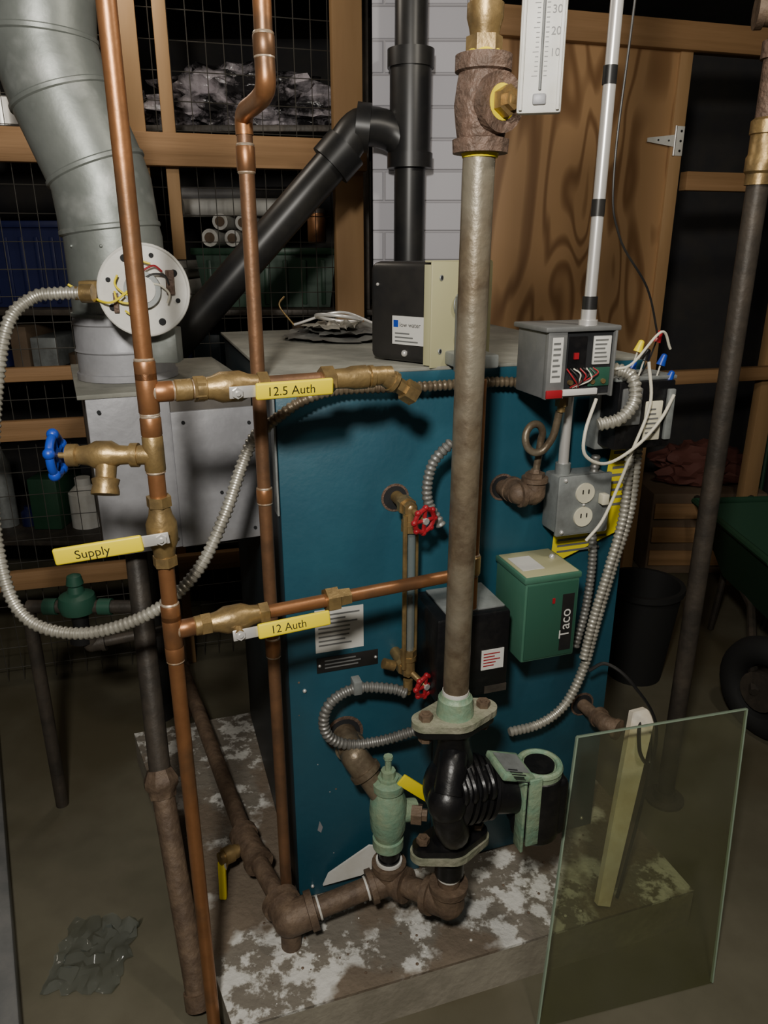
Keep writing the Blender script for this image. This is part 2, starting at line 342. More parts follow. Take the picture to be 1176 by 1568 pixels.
sheet(0,0,.25,.20,.002,1,'flexd'); sheet(.01,.01,.2,.15,.012,5,'flexd'); sheet(-.02,0,.13,.12,.024,8,'flex')
o.torus(c+V((.0,-.01,.045)),(.1,.2,1),.05,.004,'emt'); o.tube([c+V((-.10,0,.03)),c+V((0,.03,.055)),c+V((.08,-.03,.035))],.003,'emt'); o.tube([c+V((-.10,0,.03)),c+V((-.13,0,.07)),c+V((-.12,.01,.09))],.002,'brass')
o.done()

# ------------------------------------------------------------ vent housing + flue
a=math.radians(23); HX=V((math.cos(a),math.sin(a),0)); HY=V((-math.sin(a),math.cos(a),0)); h0=V((-.515,1.275,.844))
o=O('flue_vent_housing')
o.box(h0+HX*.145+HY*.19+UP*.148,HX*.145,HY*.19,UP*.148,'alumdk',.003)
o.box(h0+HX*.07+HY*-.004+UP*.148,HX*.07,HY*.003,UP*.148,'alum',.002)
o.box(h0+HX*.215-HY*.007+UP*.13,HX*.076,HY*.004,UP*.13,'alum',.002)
o.box(h0+HX*.14+HY*.19+UP*.297,HX*.152,HY*.2,UP*.004,'top',.001)
for px,pz in((.02,.27),(.02,.03),(.13,.02),(.16,.24),(.28,.02),(.28,.23),(.22,.1)): o.cyl(h0+HX*px-HY*.009+UP*pz,h0+HX*px-HY*.013+UP*pz,.0035,'dark',seg=8)
o.done()
o=O('flue_pipe'); fx,fy=-.500,1.47
o.lathe((fx,fy,1.146),UP,[(0,.094),(.012,.094),(.013,.09),(.05,.09),(.053,.093),(.057,.09),(.10,.09),(.103,.093),(.107,.09),(.12,.09)],'alum',40)
P=[V((fx,fy,1.26)),V((fx,fy,1.40)),V((fx-.004,fy,1.415)),V((-.510,fy,1.49)),V((-.518,fy,1.515)),V((-.550,fy,1.60)),V((-.562,fy,1.63)),V((-.580,fy,1.70)),V((-.582,fy,1.72)),V((-.575,fy,1.80)),V((-.574,fy,2.3))]
D=[(P[min(i+1,len(P)-1)]-P[max(i-1,0)]) for i in range(len(P))]
o.rings(P,[.0875]*len(P),D,'galv',40)
for i in(2,4,6,8):
    d=D[i].normalized(); o.rings([P[i]-d*.006,P[i]-d*.003,P[i]+d*.003,P[i]+d*.006],[.087,.0905,.0905,.087],[d]*4,'galv',40)
o.lathe((fx,fy,1.262),UP,[(0,.0915),(.006,.0915)],'galv',40)
for t in range(3): o.ball((fx+.088*math.cos(-2.2+t*.7),fy+.088*math.sin(-2.2+t*.7),1.385),.003,'galv',seg=8)
o.done()
o=O('flue_damper_motor'); c=V((-.402,1.30,1.315)); ax=V((.12,-.98,.10)).normalized()
o.cyl(c-ax*.004,c,.074,'white',seg=48); o.torus(c-ax*.002,ax,.073,.003,'white',8,48)
o.cyl(c-ax*.09,c-ax*.004,.03,'galv'); o.box(c-ax*.035+V((-.06,0,-.0)),(.05,0,0),(0,.02,0),(0,0,.018),'brass',.003)
o.box(c-ax*.05+V((.01,.0,-.09)),(.035,0,0),(0,.02,0),(0,0,.03),'galv',.002)
o.cyl(c,c+ax*.012,.030,'greylt',seg=32); o.cyl(c+ax*.012,c+ax*.014,.022,'white',seg=24); o.cyl(c+ax*.014,c+ax*.02,.006,'brass')
rt=ax.cross(UP).normalized(); uu=rt.cross(ax)
for i in range(8):
    t=i*math.pi/4+.3; q=c+(rt*math.cos(t)+uu*math.sin(t))*.058; o.cyl(q,q+ax*.002,.006 if i%2 else .004,'dark',seg=12)
for i,(m,k) in enumerate((('yel',.5),('yel',.9),('red',1.4),('black',1.9),('wirew',2.6),('yel',5.2),('yel',5.8),('yel',4.4))):
    q=[c+ax*.012+(rt*math.cos(k+j*.35)+uu*math.sin(k+j*.35))*(.02+.012*j)*(1 if j<3 else .8) for j in range(4)]; o.tube(q,.0018,m,6)
o.tube([c+ax*.012+rt*.02,c+ax*.02+rt*.05-uu*.02,c+rt*.085-uu*.01,c+rt*.12+uu*.01],.002,'yel',6)
o.box(c+ax*.004+rt*.045-uu*.02,rt*.004,ax*.003,uu*.016,'bronze',.001); o.box(c+ax*.004-rt*.045+uu*.012,rt*.007,ax*.003,uu*.02,'bronze',.002)
o.done()

# ------------------------------------------------------------ flexible conduits
def flexc(paths):
    o=O('flexible_conduit')
    for pts,r,m in paths: o.tube(pts,r,m,10,corr=.22,period=.009)
    return o
fp=[(-.485,1.27,1.312),(-.53,1.26,1.312),(-.568,1.25,1.305),(-.60,1.22,1.265),(-.628,1.2,1.15),(-.64,1.16,1.0),(-.63,1.13,.89),(-.605,1.11,.82),(-.556,1.10,.787),(-.477,1.10,.782),(-.376,1.10,.821),(-.305,1.12,.884),(-.262,1.15,.966),(-.236,1.19,1.04),(-.215,1.20,1.085),(-.19,1.185,1.11)]
o=flexc([(fp,.0098,'flex')]); o.lathe((-.475,1.27,1.312),(-1,0,0),[(0,.014),(.02,.014),(.02,.011),(.03,.011)],'brass'); o.done()
flexc([([(-.19,1.185,1.11),(-.165,1.17,1.13),(-.136,1.17,1.150),(-.10,1.185,1.163),B(.12,.03,1.166),B(.25,.035,1.164),B(.40,.03,1.163),B(.47,.05,1.15)],.0085,'steelp')]).done()
q1=[(.671,1.03),(.669,.90),(.645,.793),(.622,.68),(.602,.573),(.566,.491),(.51,.455),(.44,.45)]
q2=[(.648,1.04),(.648,.90),(.628,.793),(.606,.69),(.592,.60)]
flexc([([B(s_,.05,z_) for s_,z_ in q1],.0092,'flex'),([B(s_,.06,z_) for s_,z_ in q2],.0085,'flex')]).done()
q=[(.585,1.02),(.585,.95),(.592,.88),(.60,.80),(.595,.70),(.58,.62)]
flexc([([B(s_,.045,z_) for s_,z_ in q],.0080,'flexd')]).done()
q=[(.205,.08,.607),(.18,.07,.616),(.117,.06,.624),(.07,.06,.607),(.052,.06,.57),(.062,.06,.53),(.10,.06,.505),(.16,.07,.507),(.22,.09,.53)]
o=flexc([([B(*p) for p in q],.0095,'flexd')]); o.box(B(.115,.06,.63),EX*.008,N*.012,UP*.014,'greylt',.002); o.done()
flexc([([B(.275,.09,1.08),B(.248,.075,1.04),B(.242,.07,.98),B(.265,.08,.93)],.0085,'flexd'),
 ([B(.29,.12,1.25),B(.285,.13,1.15),B(.285,.13,.95),B(.30,.11,.86),B(.31,.1,.78)],.0085,'flex')]).done()

# ------------------------------------------------------------ main riser
o=O('steel_riser_pipe'); rx,ry=.12,1.08
o.cyl((rx,ry,.64),(rx+.005,ry,1.50),.0215,'steelp',seg=28)
o.lathe((rx,ry,.675),UP,[(0,.021),(.002,.0225),(.006,.0225),(.01,.0222)],'white')
o.done()
o=O('bronze_tee_fitting'); c=V((rx+.006,ry,1.553))
o.lathe(c-UP*.055,UP,[(0,.026),(0,.036),(.016,.037),(.018,.031),(.03,.033),(.055,.036),(.08,.033),(.092,.031),(.094,.036),(.112,.036),(.112,.02)],'bronze',28)
d=V((.55,-.84,0)).normalized(); o.lathe(c,d,[(0,.03),(.026,.03),(.028,.035),(.040,.035),(.040,.022)],'bronze',24)
o.lathe(c-UP*.06,UP,[(0,.0235),(.006,.025)],'yel'); o.lathe(c+UP*.057,UP,[(0,.025),(.006,.02)],'yel'); o.lathe(c+d*.038,d,[(0,.021),(.0025,.021)],'yel')
o.lathe(c+d*.042,d,[(0,.012),(.0,.018),(.012,.018),(.012,.012),(.02,.012)],'brass',6)
o.done()
o=O('brass_ball_valve')
o.lathe(c+UP*.06,UP,[(0,.016),(.0,.023),(.018,.023),(.018,.018)],'brass',6)
o.lathe(c+UP*.078,UP,[(0,.018),(.01,.02),(.02,.023),(.035,.023),(.036,.020),(.05,.02),(.052,.022),(.075,.022),(.08,.02),(.1,.02),(.1,.017)],'brass',24)
o.cyl(c+UP*.17,c+UP*.747,.0165,'copper'); o.done()
o=O('thermometer'); tx=V((.985,-.17,0)).normalized(); tn=V((-.17,-.985,0)).normalized(); c=V((.188,1.020,1.66))
o.box(c,tx*.0265,tn*.007,UP*.125,'white',.003)
o.box(c-tx*.022+tn*.008,tx*.002,tn*.003,UP*.122,'white',.001); o.box(c+tx*.022+tn*.008,tx*.002,tn*.003,UP*.122,'white',.001)
o.box(c-UP*.11+tn*.008,tx*.008,tn*.003,UP*.006,'alum',.002)
o.cyl(c+tn*.0085-UP*.10,c+tn*.0085+UP*.12,.0018,'grey',seg=8)
for i in range(40):
    z=-.085+i*.005; L=.007 if i%5==0 else .004; o.box(c+tn*.0073+UP*z-tx*(.004+L/2),tx*(L/2),tn*.0002,UP*.0004,'black'); o.box(c+tn*.0073+UP*z+tx*(.003+.002),tx*.002,tn*.0002,UP*.0004,'black')
for i,t in enumerate(('10','20','30','40','50','60')): o.text(t,c+tn*.0076+UP*(-.065+i*.022)+tx*.009,tx,UP,.012,'black')
o.tube([(.152,1.03,1.553),(.165,1.035,1.553),c-UP*.105-tn*.006],.008,'brass')
o.done()

# ------------------------------------------------------------ copper risers
BD=V((.91,.415,0)).normalized(); BN=V((.415,-.91,0)).normalized()
o=O('copper_pipe'); L=V((-.302,.95,0))
o.cyl(L+UP*.03,L+UP*2.3,.0112,'copper')
def coup(o,p,d,l=.03,r=.0135,m='copper'):
    p=V(p);d=V(d).normalized(); o.lathe(p-d*(l/2+.003),d,[(0,.0115),(.003,r),(l+.003,r),(l+.006,.0115)],m,20); o.lathe(p-d*(l/2+.005),d,[(0,.0115),(.002,.013),(.004,.0125)],'solder'); o.lathe(p+d*(l/2+.001),d,[(0,.0125),(.002,.013),(.004,.0115)],'solder')
for z in(1.235,1.163,.895,.831): coup(o,L+UP*z,UP,.022)
coup(o,L+UP*1.207,UP,.05,.0135); coup(o,L+UP*1.207+BD*.02,BD,.02); coup(o,L+UP*.866,UP,.05,.0135); coup(o,L+UP*.866+BD*.02,BD,.02); coup(o,L+UP*1.127,UP,.045,.0135,'brass')
o.lathe(L,UP,[(0,.0175),(.03,.0175),(.03,.016),(.06,.016),(.065,.012)],'copperb')
o.done()
o=O('copper_pipe'); Cc=V((-.195,1.16,0)); Ct=V((-.144,1.03,0))
o.cyl(Cc+UP*.1,Cc+UP*1.54,.0112,'copperb'); o.tube([Cc+UP*1.53,Cc+UP*1.55,Cc.lerp(Ct,.15)+UP*1.558,Cc.lerp(Ct,.5)+UP*1.558,Cc.lerp(Ct,.85)+UP*1.56,Ct+UP*1.57,Ct+UP*1.60],.0125,'copper',16)
o.cyl(Ct+UP*1.59,Ct+UP*2.3,.0112,'copper'); coup(o,Cc+UP*1.5,UP,.03); coup(o,Ct+UP*1.61,UP,.02); coup(o,Cc+UP*.72,UP,.03); coup(o,Cc+UP*1.0,UP,.02)
o.done()
def valve(o,p,d,side,hd,hlen,r=.0125,long=.05,hstart=.02,drop=0):
    p=V(p);d=V(d).normalized();side=V(side).normalized();hd=V(hd).normalized()
    o.lathe(p-d*long,d,[(0,r*.9),(0,r*1.35),(.014,r*1.35),(.014,r*1.15)],'brass',6); o.lathe(p+d*(long-.014),d,[(0,r*1.15),(0,r*1.35),(.014,r*1.35),(.014,r*.9)],'brass',6)
    o.lathe(p-d*(long-.012),d,[(0,r*1.1),(.012,r*1.25),(.024,r*1.65),(.05,r*1.65),(.062,r*1.25),(long*2-.026,r*1.1)],'brass',24)
    sv=(side+UP*drop).normalized()
    o.cyl(p,p+sv*(r*1.65+.008),r*.62,'brass'); q=p+sv*(r*1.65+.009)
    w=side.cross(hd)
    o.box(q+hd*.012,hd*.022,side*.0015,w*.008,'emt',.001); o.cyl(q,q+side*.006,.0075,'emt',seg=6); o.cyl(q,q+side*.009,.003,'emt')
    m=q+hd*(hstart+.02+hlen/2)+side*.004; o.box(m,hd*(hlen/2),side*.0035,w*.0115,'yel',.003,3)
    return m+side*.0038,w
def on(t,z): return L+BD*t+UP*z
o=O('ball_valve'); z1=1.207
o.cyl(on(.03,z1),on(.24,z1),.0112,'copperb'); coup(o,on(.045,z1),BD,.02,.0145,'brass'); coup(o,on(.068,z1),BD,.012,.016,'brass')
tp,w_=valve(o,on(.108,z1),BD,BN+V((0,0,-.1)),BD,.108,hstart=.004)
o.text('12.5 Auth',tp-BD*.04-w_*.006,BD,w_,.017,'black')
o.lathe(on(.235,z1),BD,[(0,.012),(0,.019),(.018,.019),(.018,.014)],'brass',6); o.lathe(on(.253,z1),BD,[(0,.014),(.02,.0145),(.03,.017),(.05,.017),(.052,.0135),(.09,.0135)],'brass',20)
e=on(.33,z1); d2=(V((.056,1.109,1.168))-e).normalized(); o.elbow(e,-BD,d2,.0115,'brass',.022); o.lathe(e+d2*.02,d2,[(0,.0115),(.02,.0115),(.02,.017),(.04,.017),(.042,.012)],'brass',6)
o.done()
o=O('ball_valve'); z2=.866
o.cyl(on(.03,z2),on(.49,z2),.0105,'copper'); coup(o,on(.04,z2),BD,.016,.0145,'brass')
tp,w_=valve(o,on(.09,z2),BD,BN+V((0,0,.25)),BD,.112,hstart=.006,drop=-.8)
o.text('12 Auth',tp-BD*.038-w_*.006,BD,w_,.017,'black')
o.lathe(on(.232,z2),BD,[(0,.012),(0,.02),(.02,.02),(.02,.015),(.04,.014)],'brass',6)
K=V((.148,1.155,0)); o.cyl(K+UP*.80,K+UP*1.19,.0112,'copper'); coup(o,K+UP*.88,UP,.03,.0145,'brass'); coup(o,K+UP*.866-BD*.02,BD,.02,.0145)
o.done()
o=O('ball_valve')
tp,w_=valve(o,L+UP*1.018,UP,V((.25,-1,0)),V((-.97,-.2,-.1)),.112,hstart=.004)
hd_=V((-.97,-.2,-.1)).normalized(); o.text('Supply',tp+hd_*.03+w_*.006,-hd_,-w_,.017,'black'); o.done()
o=O('hose_bib_valve'); p=L+UP*1.125; d=V((-1,-.02,0)).normalized()
o.lathe(p,d,[(0,.013),(.02,.013),(.02,.016),(.03,.016),(.03,.012),(.045,.013),(.055,.019),(.075,.019),(.085,.014),(.098,.012),(.1,.015),(.112,.015),(.112,.004),(.13,.004)],'brass',20)
sp=p+d*.062; dd=V((0,-.45,-1)).normalized(); o.lathe(sp,dd,[(0,.014),(.03,.013),(.032,.018),(.04,.016),(.048,.018),(.052,.018),(.052,.012)],'brass',20)
wd=V((-1,-.12,0)).normalized(); hc=p+d*.128
o.torus(hc,wd,.026,.0055,'bluep',10,28); o.cyl(hc-d*.004,hc+d*.004,.01,'bluep')
for i in range(5):
    t=i*2*math.pi/5; r_=(UP*math.cos(t)+wd.cross(UP)*math.sin(t)); o.cyl(hc,hc+r_*.026,.004,'bluep',seg=8); o.ball(hc+r_*.028,.008,'bluep',seg=10)
o.done()

# ------------------------------------------------------------ control boxes
o=O('relay_box'); c0=V((.08,1.284,1.192)); va=V((-.78,.63,0)).normalized(); vb=V((.79,.61,0)).normalized(); hh=.168
cc=c0+va*.071+vb*.066+UP*hh/2
o.box(cc,va*.071,vb*.062,UP*hh/2,'black',.014,4)
o.box(c0-va*.001+vb*.066+UP*(hh/2-.002),vb*.07,va*.0015,UP*.086,'beige',.001)
for k in(-1,1): o.box(c0+va*.006+vb*(.066+.068*k)+UP*(hh/2-.002),vb*.0015,va*.008,UP*.082,'beige',.001)
o.box(c0+va*.006+vb*.066+UP*(hh+.001),vb*.068,va*.008,UP*.0015,'beige',.0005)
pc=c0-va*.0025+vb*.062+UP*(hh/2+.014)
for off,r in((V((0,0,0)),.020),(UP*-.055,.013),(UP*.045+vb*.04,.006),(UP*-.06+vb*.045,.006),(UP*.045-vb*.045,.004),(UP*-.075-vb*.045,.004)):
    o.torus(pc+off,va,r,.0012,'greylt',6,24); o.cyl(pc+off,pc+off-va*.001,r*.95,'beige' if r>.01 else 'dark',seg=24)
lb=c0+va*.05-vb*.0+UP*.055+vb*.003
o.box(lb,va*.036,vb*.0012,UP*.024,'paper')
o.lines(lb-vb*.0014+va*.03-UP*.002,-va,UP,.05,.02,3,'grey',vb); o.text('low water',lb+va*.020-vb*.0016+UP*.006,-va,UP,.011,'black'); o.box(lb+va*.028+UP*.011-vb*.0014,va*.005,vb*.0003,UP*.006,'bluep')
o.ball(c0+va*.06+vb*.003+UP*.016,.006,'emt',seg=10); o.ball(c0+va*.12+vb*.003+UP*.13,.003,'emt',seg=8)
o.done()
o=O('junction_box'); o.fb(.286,.315,.06,.10,1.19,1.31,'greylt',.003); o.text('12-5',B(.29,.102,1.27),EX,UP,.012,'black'); o.fb(.30,.37,-.05,.06,1.192,1.215,'greylt',.004); o.done()
o=O('aquastat_control')
o.fb(.407,.53,.05,.145,1.153,1.262,'grey',.003); o.fb(.440,.526,.144,.1465,1.158,1.257,'dark')
o.fb(.40,.535,.045,.155,1.258,1.266,'grey',.002)
o.fb(.407,.44,.15,.152,1.153,1.262,'grey',.001); o.fb(.414,.433,.152,.1525,1.18,1.25,'paper'); o.lines(B(.416,.153,1.245),EX,UP,.015,.06,7,'grey',N)
o.fb(.407,.44,.140,.151,1.153,1.262,'grey',.001); o.fb(.526,.53,.140,.154,1.153,1.262,'grey',.001)
o.fb(.407,.436,.152,.156,1.155,1.168,'red',.001); o.fb(.437,.50,.15,.156,1.158,1.168,'paper',.001)
o.fb(.446,.478,.1465,.149,1.195,1.25,'blackg'); o.fb(.49,.522,.1465,.150,1.205,1.25,'paper',.001); o.lines(B(.492,.1505,1.247),EX,UP,.028,.04,6,'grey',N)
o.fb(.485,.524,.1465,.150,1.17,1.20,'greend',.001); o.fb(.455,.463,.149,.152,1.215,1.225,'red')
for i in range(9): o.tube([B(.445+i*.006,.148,1.2),B(.455+i*.005,.158,1.183+.004*(i%3)),B(.468-i*.002,.150,1.170)],.0012,('red','black','wirew','black')[i%4],6)
for i in range(4): o.cyl(B(.452+i*.02,.147,1.178),B(.452+i*.02,.153,1.178),.004,'brass')
o.done()
o=O('aquastat_capillary_well'); o.cyl(B(.47,.1,1.153),B(.47,.1,1.12),.007,'brass'); o.cyl(B(.47,.1,1.145),B(.47,.1,1.13),.011,'brass',seg=6); o.done()
o=O('relay_module')
o.fb(.575,.69,.03,.11,1.045,1.165,'blackg',.004); o.fb(.57,.695,.028,.06,1.035,1.172,'greylt',.003); o.fb(.63,.665,.11,.114,1.06,1.13,'ivory',.002); o.lines(B(.633,.1145,1.12),EX,UP,.026,.05,6,'grey',N)
o.fb(.58,.62,.11,.116,1.09,1.155,'grey',.003); o.fb(.672,.686,.11,.118,1.06,1.15,'greylt',.002); o.fb(.57,.695,.028,.105,1.165,1.172,'greylt',.002)
for dx,z,m in((.61,1.215,'yel'),(.645,1.23,'red'),(.66,1.19,'bluep'),(.60,1.18,'bluep'),(.68,1.16,'bluep'),(.625,1.20,'black')):
    a_=B(dx,.10,z); o.lathe(a_,V((.3,0,1)),[(0,.008),(.018,.005),(.02,.002)],m,10); o.tube([a_,B(dx-.01,.10,z-.03),B(dx-.02,.09,1.165)],.0015,('wirew','black')[m=='red'],6)
o.done()
def wire(name,pts,r,m):
    o=O(name); o.tube(pts,r,m,8); return o.done()
wire('thermostat_wire',[B(.50,.155,1.15),B(.475,.17,1.10),B(.48,.17,1.06),B(.53,.16,1.04),B(.60,.14,1.06),B(.65,.13,1.10),B(.68,.12,1.14)],.0028,'wirew')
wire('thermostat_wire',[B(.62,.12,1.20),B(.625,.13,1.13),B(.60,.13,1.05),B(.585,.12,.98),B(.56,.12,.92),B(.53,.12,.885)],.0028,'wirew')
wire('thermostat_wire',[B(.66,.12,1.22),B(.63,.13,1.25),B(.58,.13,1.20),B(.55,.12,1.19)],.0022,'wirew')
wire('thermostat_wire',[B(.505,.14,2.28),B(.52,.13,1.8),B(.51,.13,1.5),B(.53,.13,1.40),B(.60,.12,1.32),B(.64,.11,1.24)],.0018,'black')
flexc([([B(.555,.1,1.19),B(.58,.13,1.18),B(.585,.14,1.14),B(.56,.14,1.11),B(.525,.13,1.10)],.0105,'flex')]).done()
o=O('electrical_outlet_box')
o.fb(.50,.605,.01,.065,.88,.99,'greylt',.006); o.fb(.497,.608,.064,.069,.877,.993,'greylt',.004,2)
for z in(.958,.912):
    o.cyl(B(.552,.068,z),B(.552,.073,z),.019,'ivory',seg=28)
    for dx in(-.006,.006): o.box(B(.552+dx,.0735,z+.003),EX*.001,N*.0006,UP*.004,'black')
o.fb(.582,.596,.069,.085,.935,.955,'ivory',.002); o.ball(B(.552,.07,.935),.003,'emt',seg=8)
for z in(.885,.985): o.ball(B(.51,.07,z),.004,'emt',seg=8)
o.cyl(B(.52,.04,.99),B(.52,.04,1.153),.0095,'emt'); o.cyl(B(.52,.04,.99),B(.52,.04,1.01),.014,'greylt')
o.done()
o=O('pump_relay_box')
o.fb(.41,.52,.012,.128,.66,.822,'green',.003); o.fb(.407,.523,.01,.130,.818,.830,'green',.003); o.fb(.412,.518,.015,.125,.829,.8315,'beige',.001); o.fb(.414,.516,.128,.1305,.665,.815,'greend',.001)
o.fb(.486,.510,.1305,.1312,.675,.79,'black'); o.text('Taco',B(.504,.1318,.70),UP,-EX,.030,'paper')
o.box(B(.44,.07,.8325),EX*.022,N*.03,UP*.0006,'paper'); o.ball(B(.5,.06,.834),.006,'emt',seg=10)
o.fb(.465,.47,.1305,.132,.775,.785,'red'); o.done()
o=O('ignition_transformer_box')
o.fb(.24,.381,.012,.135,.612,.778,'blackg',.006); o.fb(.262,.375,.02,.12,.778,.782,'greylt',.001); o.box(B(.348,.1358,.685),EX*.022,N*.0005,UP*.02,'paper'); o.lines(B(.33,.1365,.70),EX,UP,.034,.03,5,'red',N)
o.fb(.335,.379,.1345,.136,.615,.63,'irond'); o.lathe(B(.30,.08,.782),UP,[(0,.014),(.012,.014),(.012,.009)],'emt'); o.done()
o=O('warning_tag')
tv=[B(.525,.014,.795),B(.70,.014,.86),B(.70,.014,1.06),B(.64,.014,1.04),B(.63,.014,.93),B(.53,.014,.89)]
o.prism(tv,N*.001,'yeltag'); o.lines(B(.537,.0155,.875),EX,UP,.11,.06,5,'grey',N); o.lines(B(.645,.0155,1.02),EX,UP,.045,.12,8,'grey',N); o.done()
o=O('pigtail_siphon')
o.cyl(B(.418,.0,.962),B(.418,.055,.962),.015,'iron'); o.elbow(B(.425,.055,.965),-N,EX,.017,'iron',.03)
o.elbow(B(.452,.06,.965),-EX,UP,.017,'iron',.03); o.lathe(B(.452,.06,.985),UP,[(0,.018),(.018,.018),(.018,.01),(.025,.008)],'iron',6)
pts=[B(.452,.06,1.0),B(.456,.06,1.03)]
for i in range(0,11):
    t=-.4+i*.62; pts.append(B(.440+.02*math.cos(t),.06+.0025*i,1.07+.024*math.sin(t)))
pts+=[B(.466,.09,1.08),B(.470,.095,1.12)]
o.tube(pts,.0065,'steelp',12,6); o.done()
o=O('metal_conduit'); ct=V((.325,1.222,0)); o.cyl(ct+UP*1.266,ct+V((.002,0,2.3)),.0092,'emt',seg=20)
for z in(1.616,1.439): o.cyl(ct+UP*(z-.012),ct+UP*(z+.012),.0102,'black')
o.cyl(ct+UP*1.29,ct+UP*1.31,.0115,'black'); o.lathe(ct+UP*1.266,UP,[(0,.015),(.008,.015),(.008,.012),(.024,.012)],'emt'); o.done()

# ------------------------------------------------------------ sight glass
o=O('sight_glass_gauge')
for z,sg,wo,ws_ in((.965,-1,-.012,.224),(.651,1,-.018,.232)):
    o.cyl(B(.209,0,z),B(.209,.05,z),.011,'brass'); o.lathe(B(.209,.05,z),N,[(0,.011),(0,.017),(.014,.017),(.014,.012),(.03,.012)],'brass',6)
    o.elbow(B(.211,.07,z),-N,UP*sg,.0105,'brass',.03); o.lathe(B(.211,.07,z+sg*.028),UP*sg,[(0,.015),(.014,.015),(.014,.011)],'brass',6)
    ws=B(.211,.07,z); wd=(EX*.35+N*.95+UP*-.1).normalized(); we=B(ws_,.105,z+wo); o.cyl(ws,we,.006,'brass')
    wc=we; o.torus(wc,wd,.0205,.0042,'red',8,24); a1=wd.cross(UP).normalized(); a2=wd.cross(a1)
    o.cyl(wc-wd*.003,wc+wd*.006,.006,'emt',seg=8)
    for i in range(8):
        t=i*math.pi/4; q=wc+(a1*math.cos(t)+a2*math.sin(t))*.023; o.ball(q,.0055,'red',seg=8)
        if i%2==0: o.cyl(wc,wc+(a1*math.cos(t)+a2*math.sin(t))*.02,.0035,'red',seg=8)
o.cyl(B(.213,.07,.68),B(.213,.07,.94),.0085,'tube',seg=16); o.cyl(B(.213,.07,.68),B(.213,.07,.80),.005,'steelp',seg=12)
o.cyl(B(.199,.08,.66),B(.199,.08,.955),.0042,'brass',seg=8); o.cyl(B(.227,.062,.66),B(.227,.062,.955),.0036,'brass',seg=8)
o.lathe(B(.211,.07,.63),-UP,[(0,.009),(.02,.009),(.02,.006),(.03,.006)],'brass'); o.cyl(B(.19,.05,.651),B(.17,.05,.66),.01,'brass')
o.done()

# ------------------------------------------------------------ circulator
o=O('circulator_pump'); P0=V((rx,ry,0)); LD=V((.93,.36,0)).normalized()
o.flange(P0+UP*.634,LD,UP,.054,.044,.024,.012,'mintg'); o.lathe(P0+UP*.64,UP,[(0,.032),(.03,.029),(.032,.026),(.038,.024)],'mint',24)
o.flange(P0+UP*.619,LD,UP,.052,.040,.021,.010,'blackg')
for k in(-1,1):
    q=P0+LD*.054*k; o.cyl(q+UP*.60,q+UP*.652,.006,'iron'); o.cyl(q+UP*.64,q+UP*.65,.012,'iron',seg=6); o.cyl(q+UP*.598,q+UP*.608,.012,'iron',seg=6)
    o.cyl(q+UP*.335,q+UP*.395,.006,'iron'); o.cyl(q+UP*.382,q+UP*.392,.012,'iron',seg=6); o.cyl(q+UP*.335,q+UP*.345,.012,'iron',seg=6)
o.flange(P0+UP*.371,LD,UP,.052,.040,.021,.012,'blackg'); o.flange(P0+UP*.357,LD,UP,.054,.044,.023,.014,'mintg')
o.lathe(P0+UP*.615,-UP,[(0,.034),(.02,.028),(.04,.030),(.07,.036)],'blackg'); o.lathe(P0+UP*.374,UP,[(0,.036),(.02,.029),(.05,.034)],'blackg')
vc=P0+UP*.490+N*.005; o.ball(vc,.054,'blackg',(1,1,1.15),28)
Mo=B(.400,.235,.445); ad=(Mo-vc); ad.z*=.6; ad.normalize()
prof=[(-.01,.055)]
for i in range(5): t=.010+i*.013; prof+=[(t,.065-.003*i),(t+.007,.065-.003*i),(t+.007,.055-.003*i),(t+.013,.055-.003*i)]
prof+=[(.09,.042),(.12,.040)]
o.lathe(vc,ad,prof,'blackg',32)
o.tube([P0+UP*.57+N*.0,P0+UP*.555+N*.03-EX*.015,P0+UP*.52+N*.052-EX*.03],.025,'blackg',16); o.ball(P0+UP*.50+N*.048-EX*.03,.034,'blackg',(1,1,1.1),24)
o.tube([P0+UP*.50+N*.045-EX*.03,P0+UP*.46+N*.05-EX*.026,P0+UP*.42+N*.035-EX*.01,P0+UP*.39],.028,'blackg',16)
for i in range(4):
    q=vc+N*.054+EX*(-.005+.017*i)+UP*.03; o.tube([q+UP*.03-N*.02,q+UP*.012+N*.008,q-UP*.012+N*.008,q-UP*.03-N*.015],.0058,'blackg',8)
o.lathe(Mo-UP*.075,UP,[(0,.02),(.0,.036),(.008,.043),(.03,.047),(.12,.047),(.135,.043),(.142,.03)],'blackg',28)
o.box(Mo,EX*.043,N*.04,UP*.06,'blackg',.012,3)
o.torus(Mo+UP*.072,UP,.036,.0065,'mint',8,32); o.cyl(Mo+UP*.06,Mo+UP*.076,.027,'blackg',seg=28); o.cyl(Mo+UP*.06,Mo+UP*.07,.041,'mint',seg=32)
o.box(Mo+UP*.083-EX*.058-N*.0,(EX*.03-UP*.010),N*.036,(UP*.006+EX*.002),'mint',.003); o.box(Mo+UP*.0905-EX*.056,(EX*.023-UP*.0078),N*.026,UP*.0006,'greylt'); o.lines(Mo+UP*.0985-EX*.074+N*.02,(EX-UP*.34).normalized(),-N,.03,.04,6,'dark',UP)
o.box(Mo-EX*.046+N*.026-UP*.0,EX*.003,N*.014,UP*.075,'mint',.002); o.box(Mo-EX*.032+N*.046+UP*.015,EX*.012,N*.003,UP*.07,'mint',.002)
o.done()
o=O('iron_return_piping'); zt=.20
Tb=B(.165,.10,zt); Eb=B(-.035,.10,.165)
o.cyl(P0+UP*.35,P0+UP*.20,.021,'iron'); o.lathe(P0+UP*.33,-UP,[(0,.027),(.035,.027)],'blackg'); o.lathe(P0+UP*.296,-UP,[(0,.0225),(.01,.0225)],'white')
E1=P0+UP*.225; o.elbow(E1,UP,(Tb-E1),.026,'iron',.045)
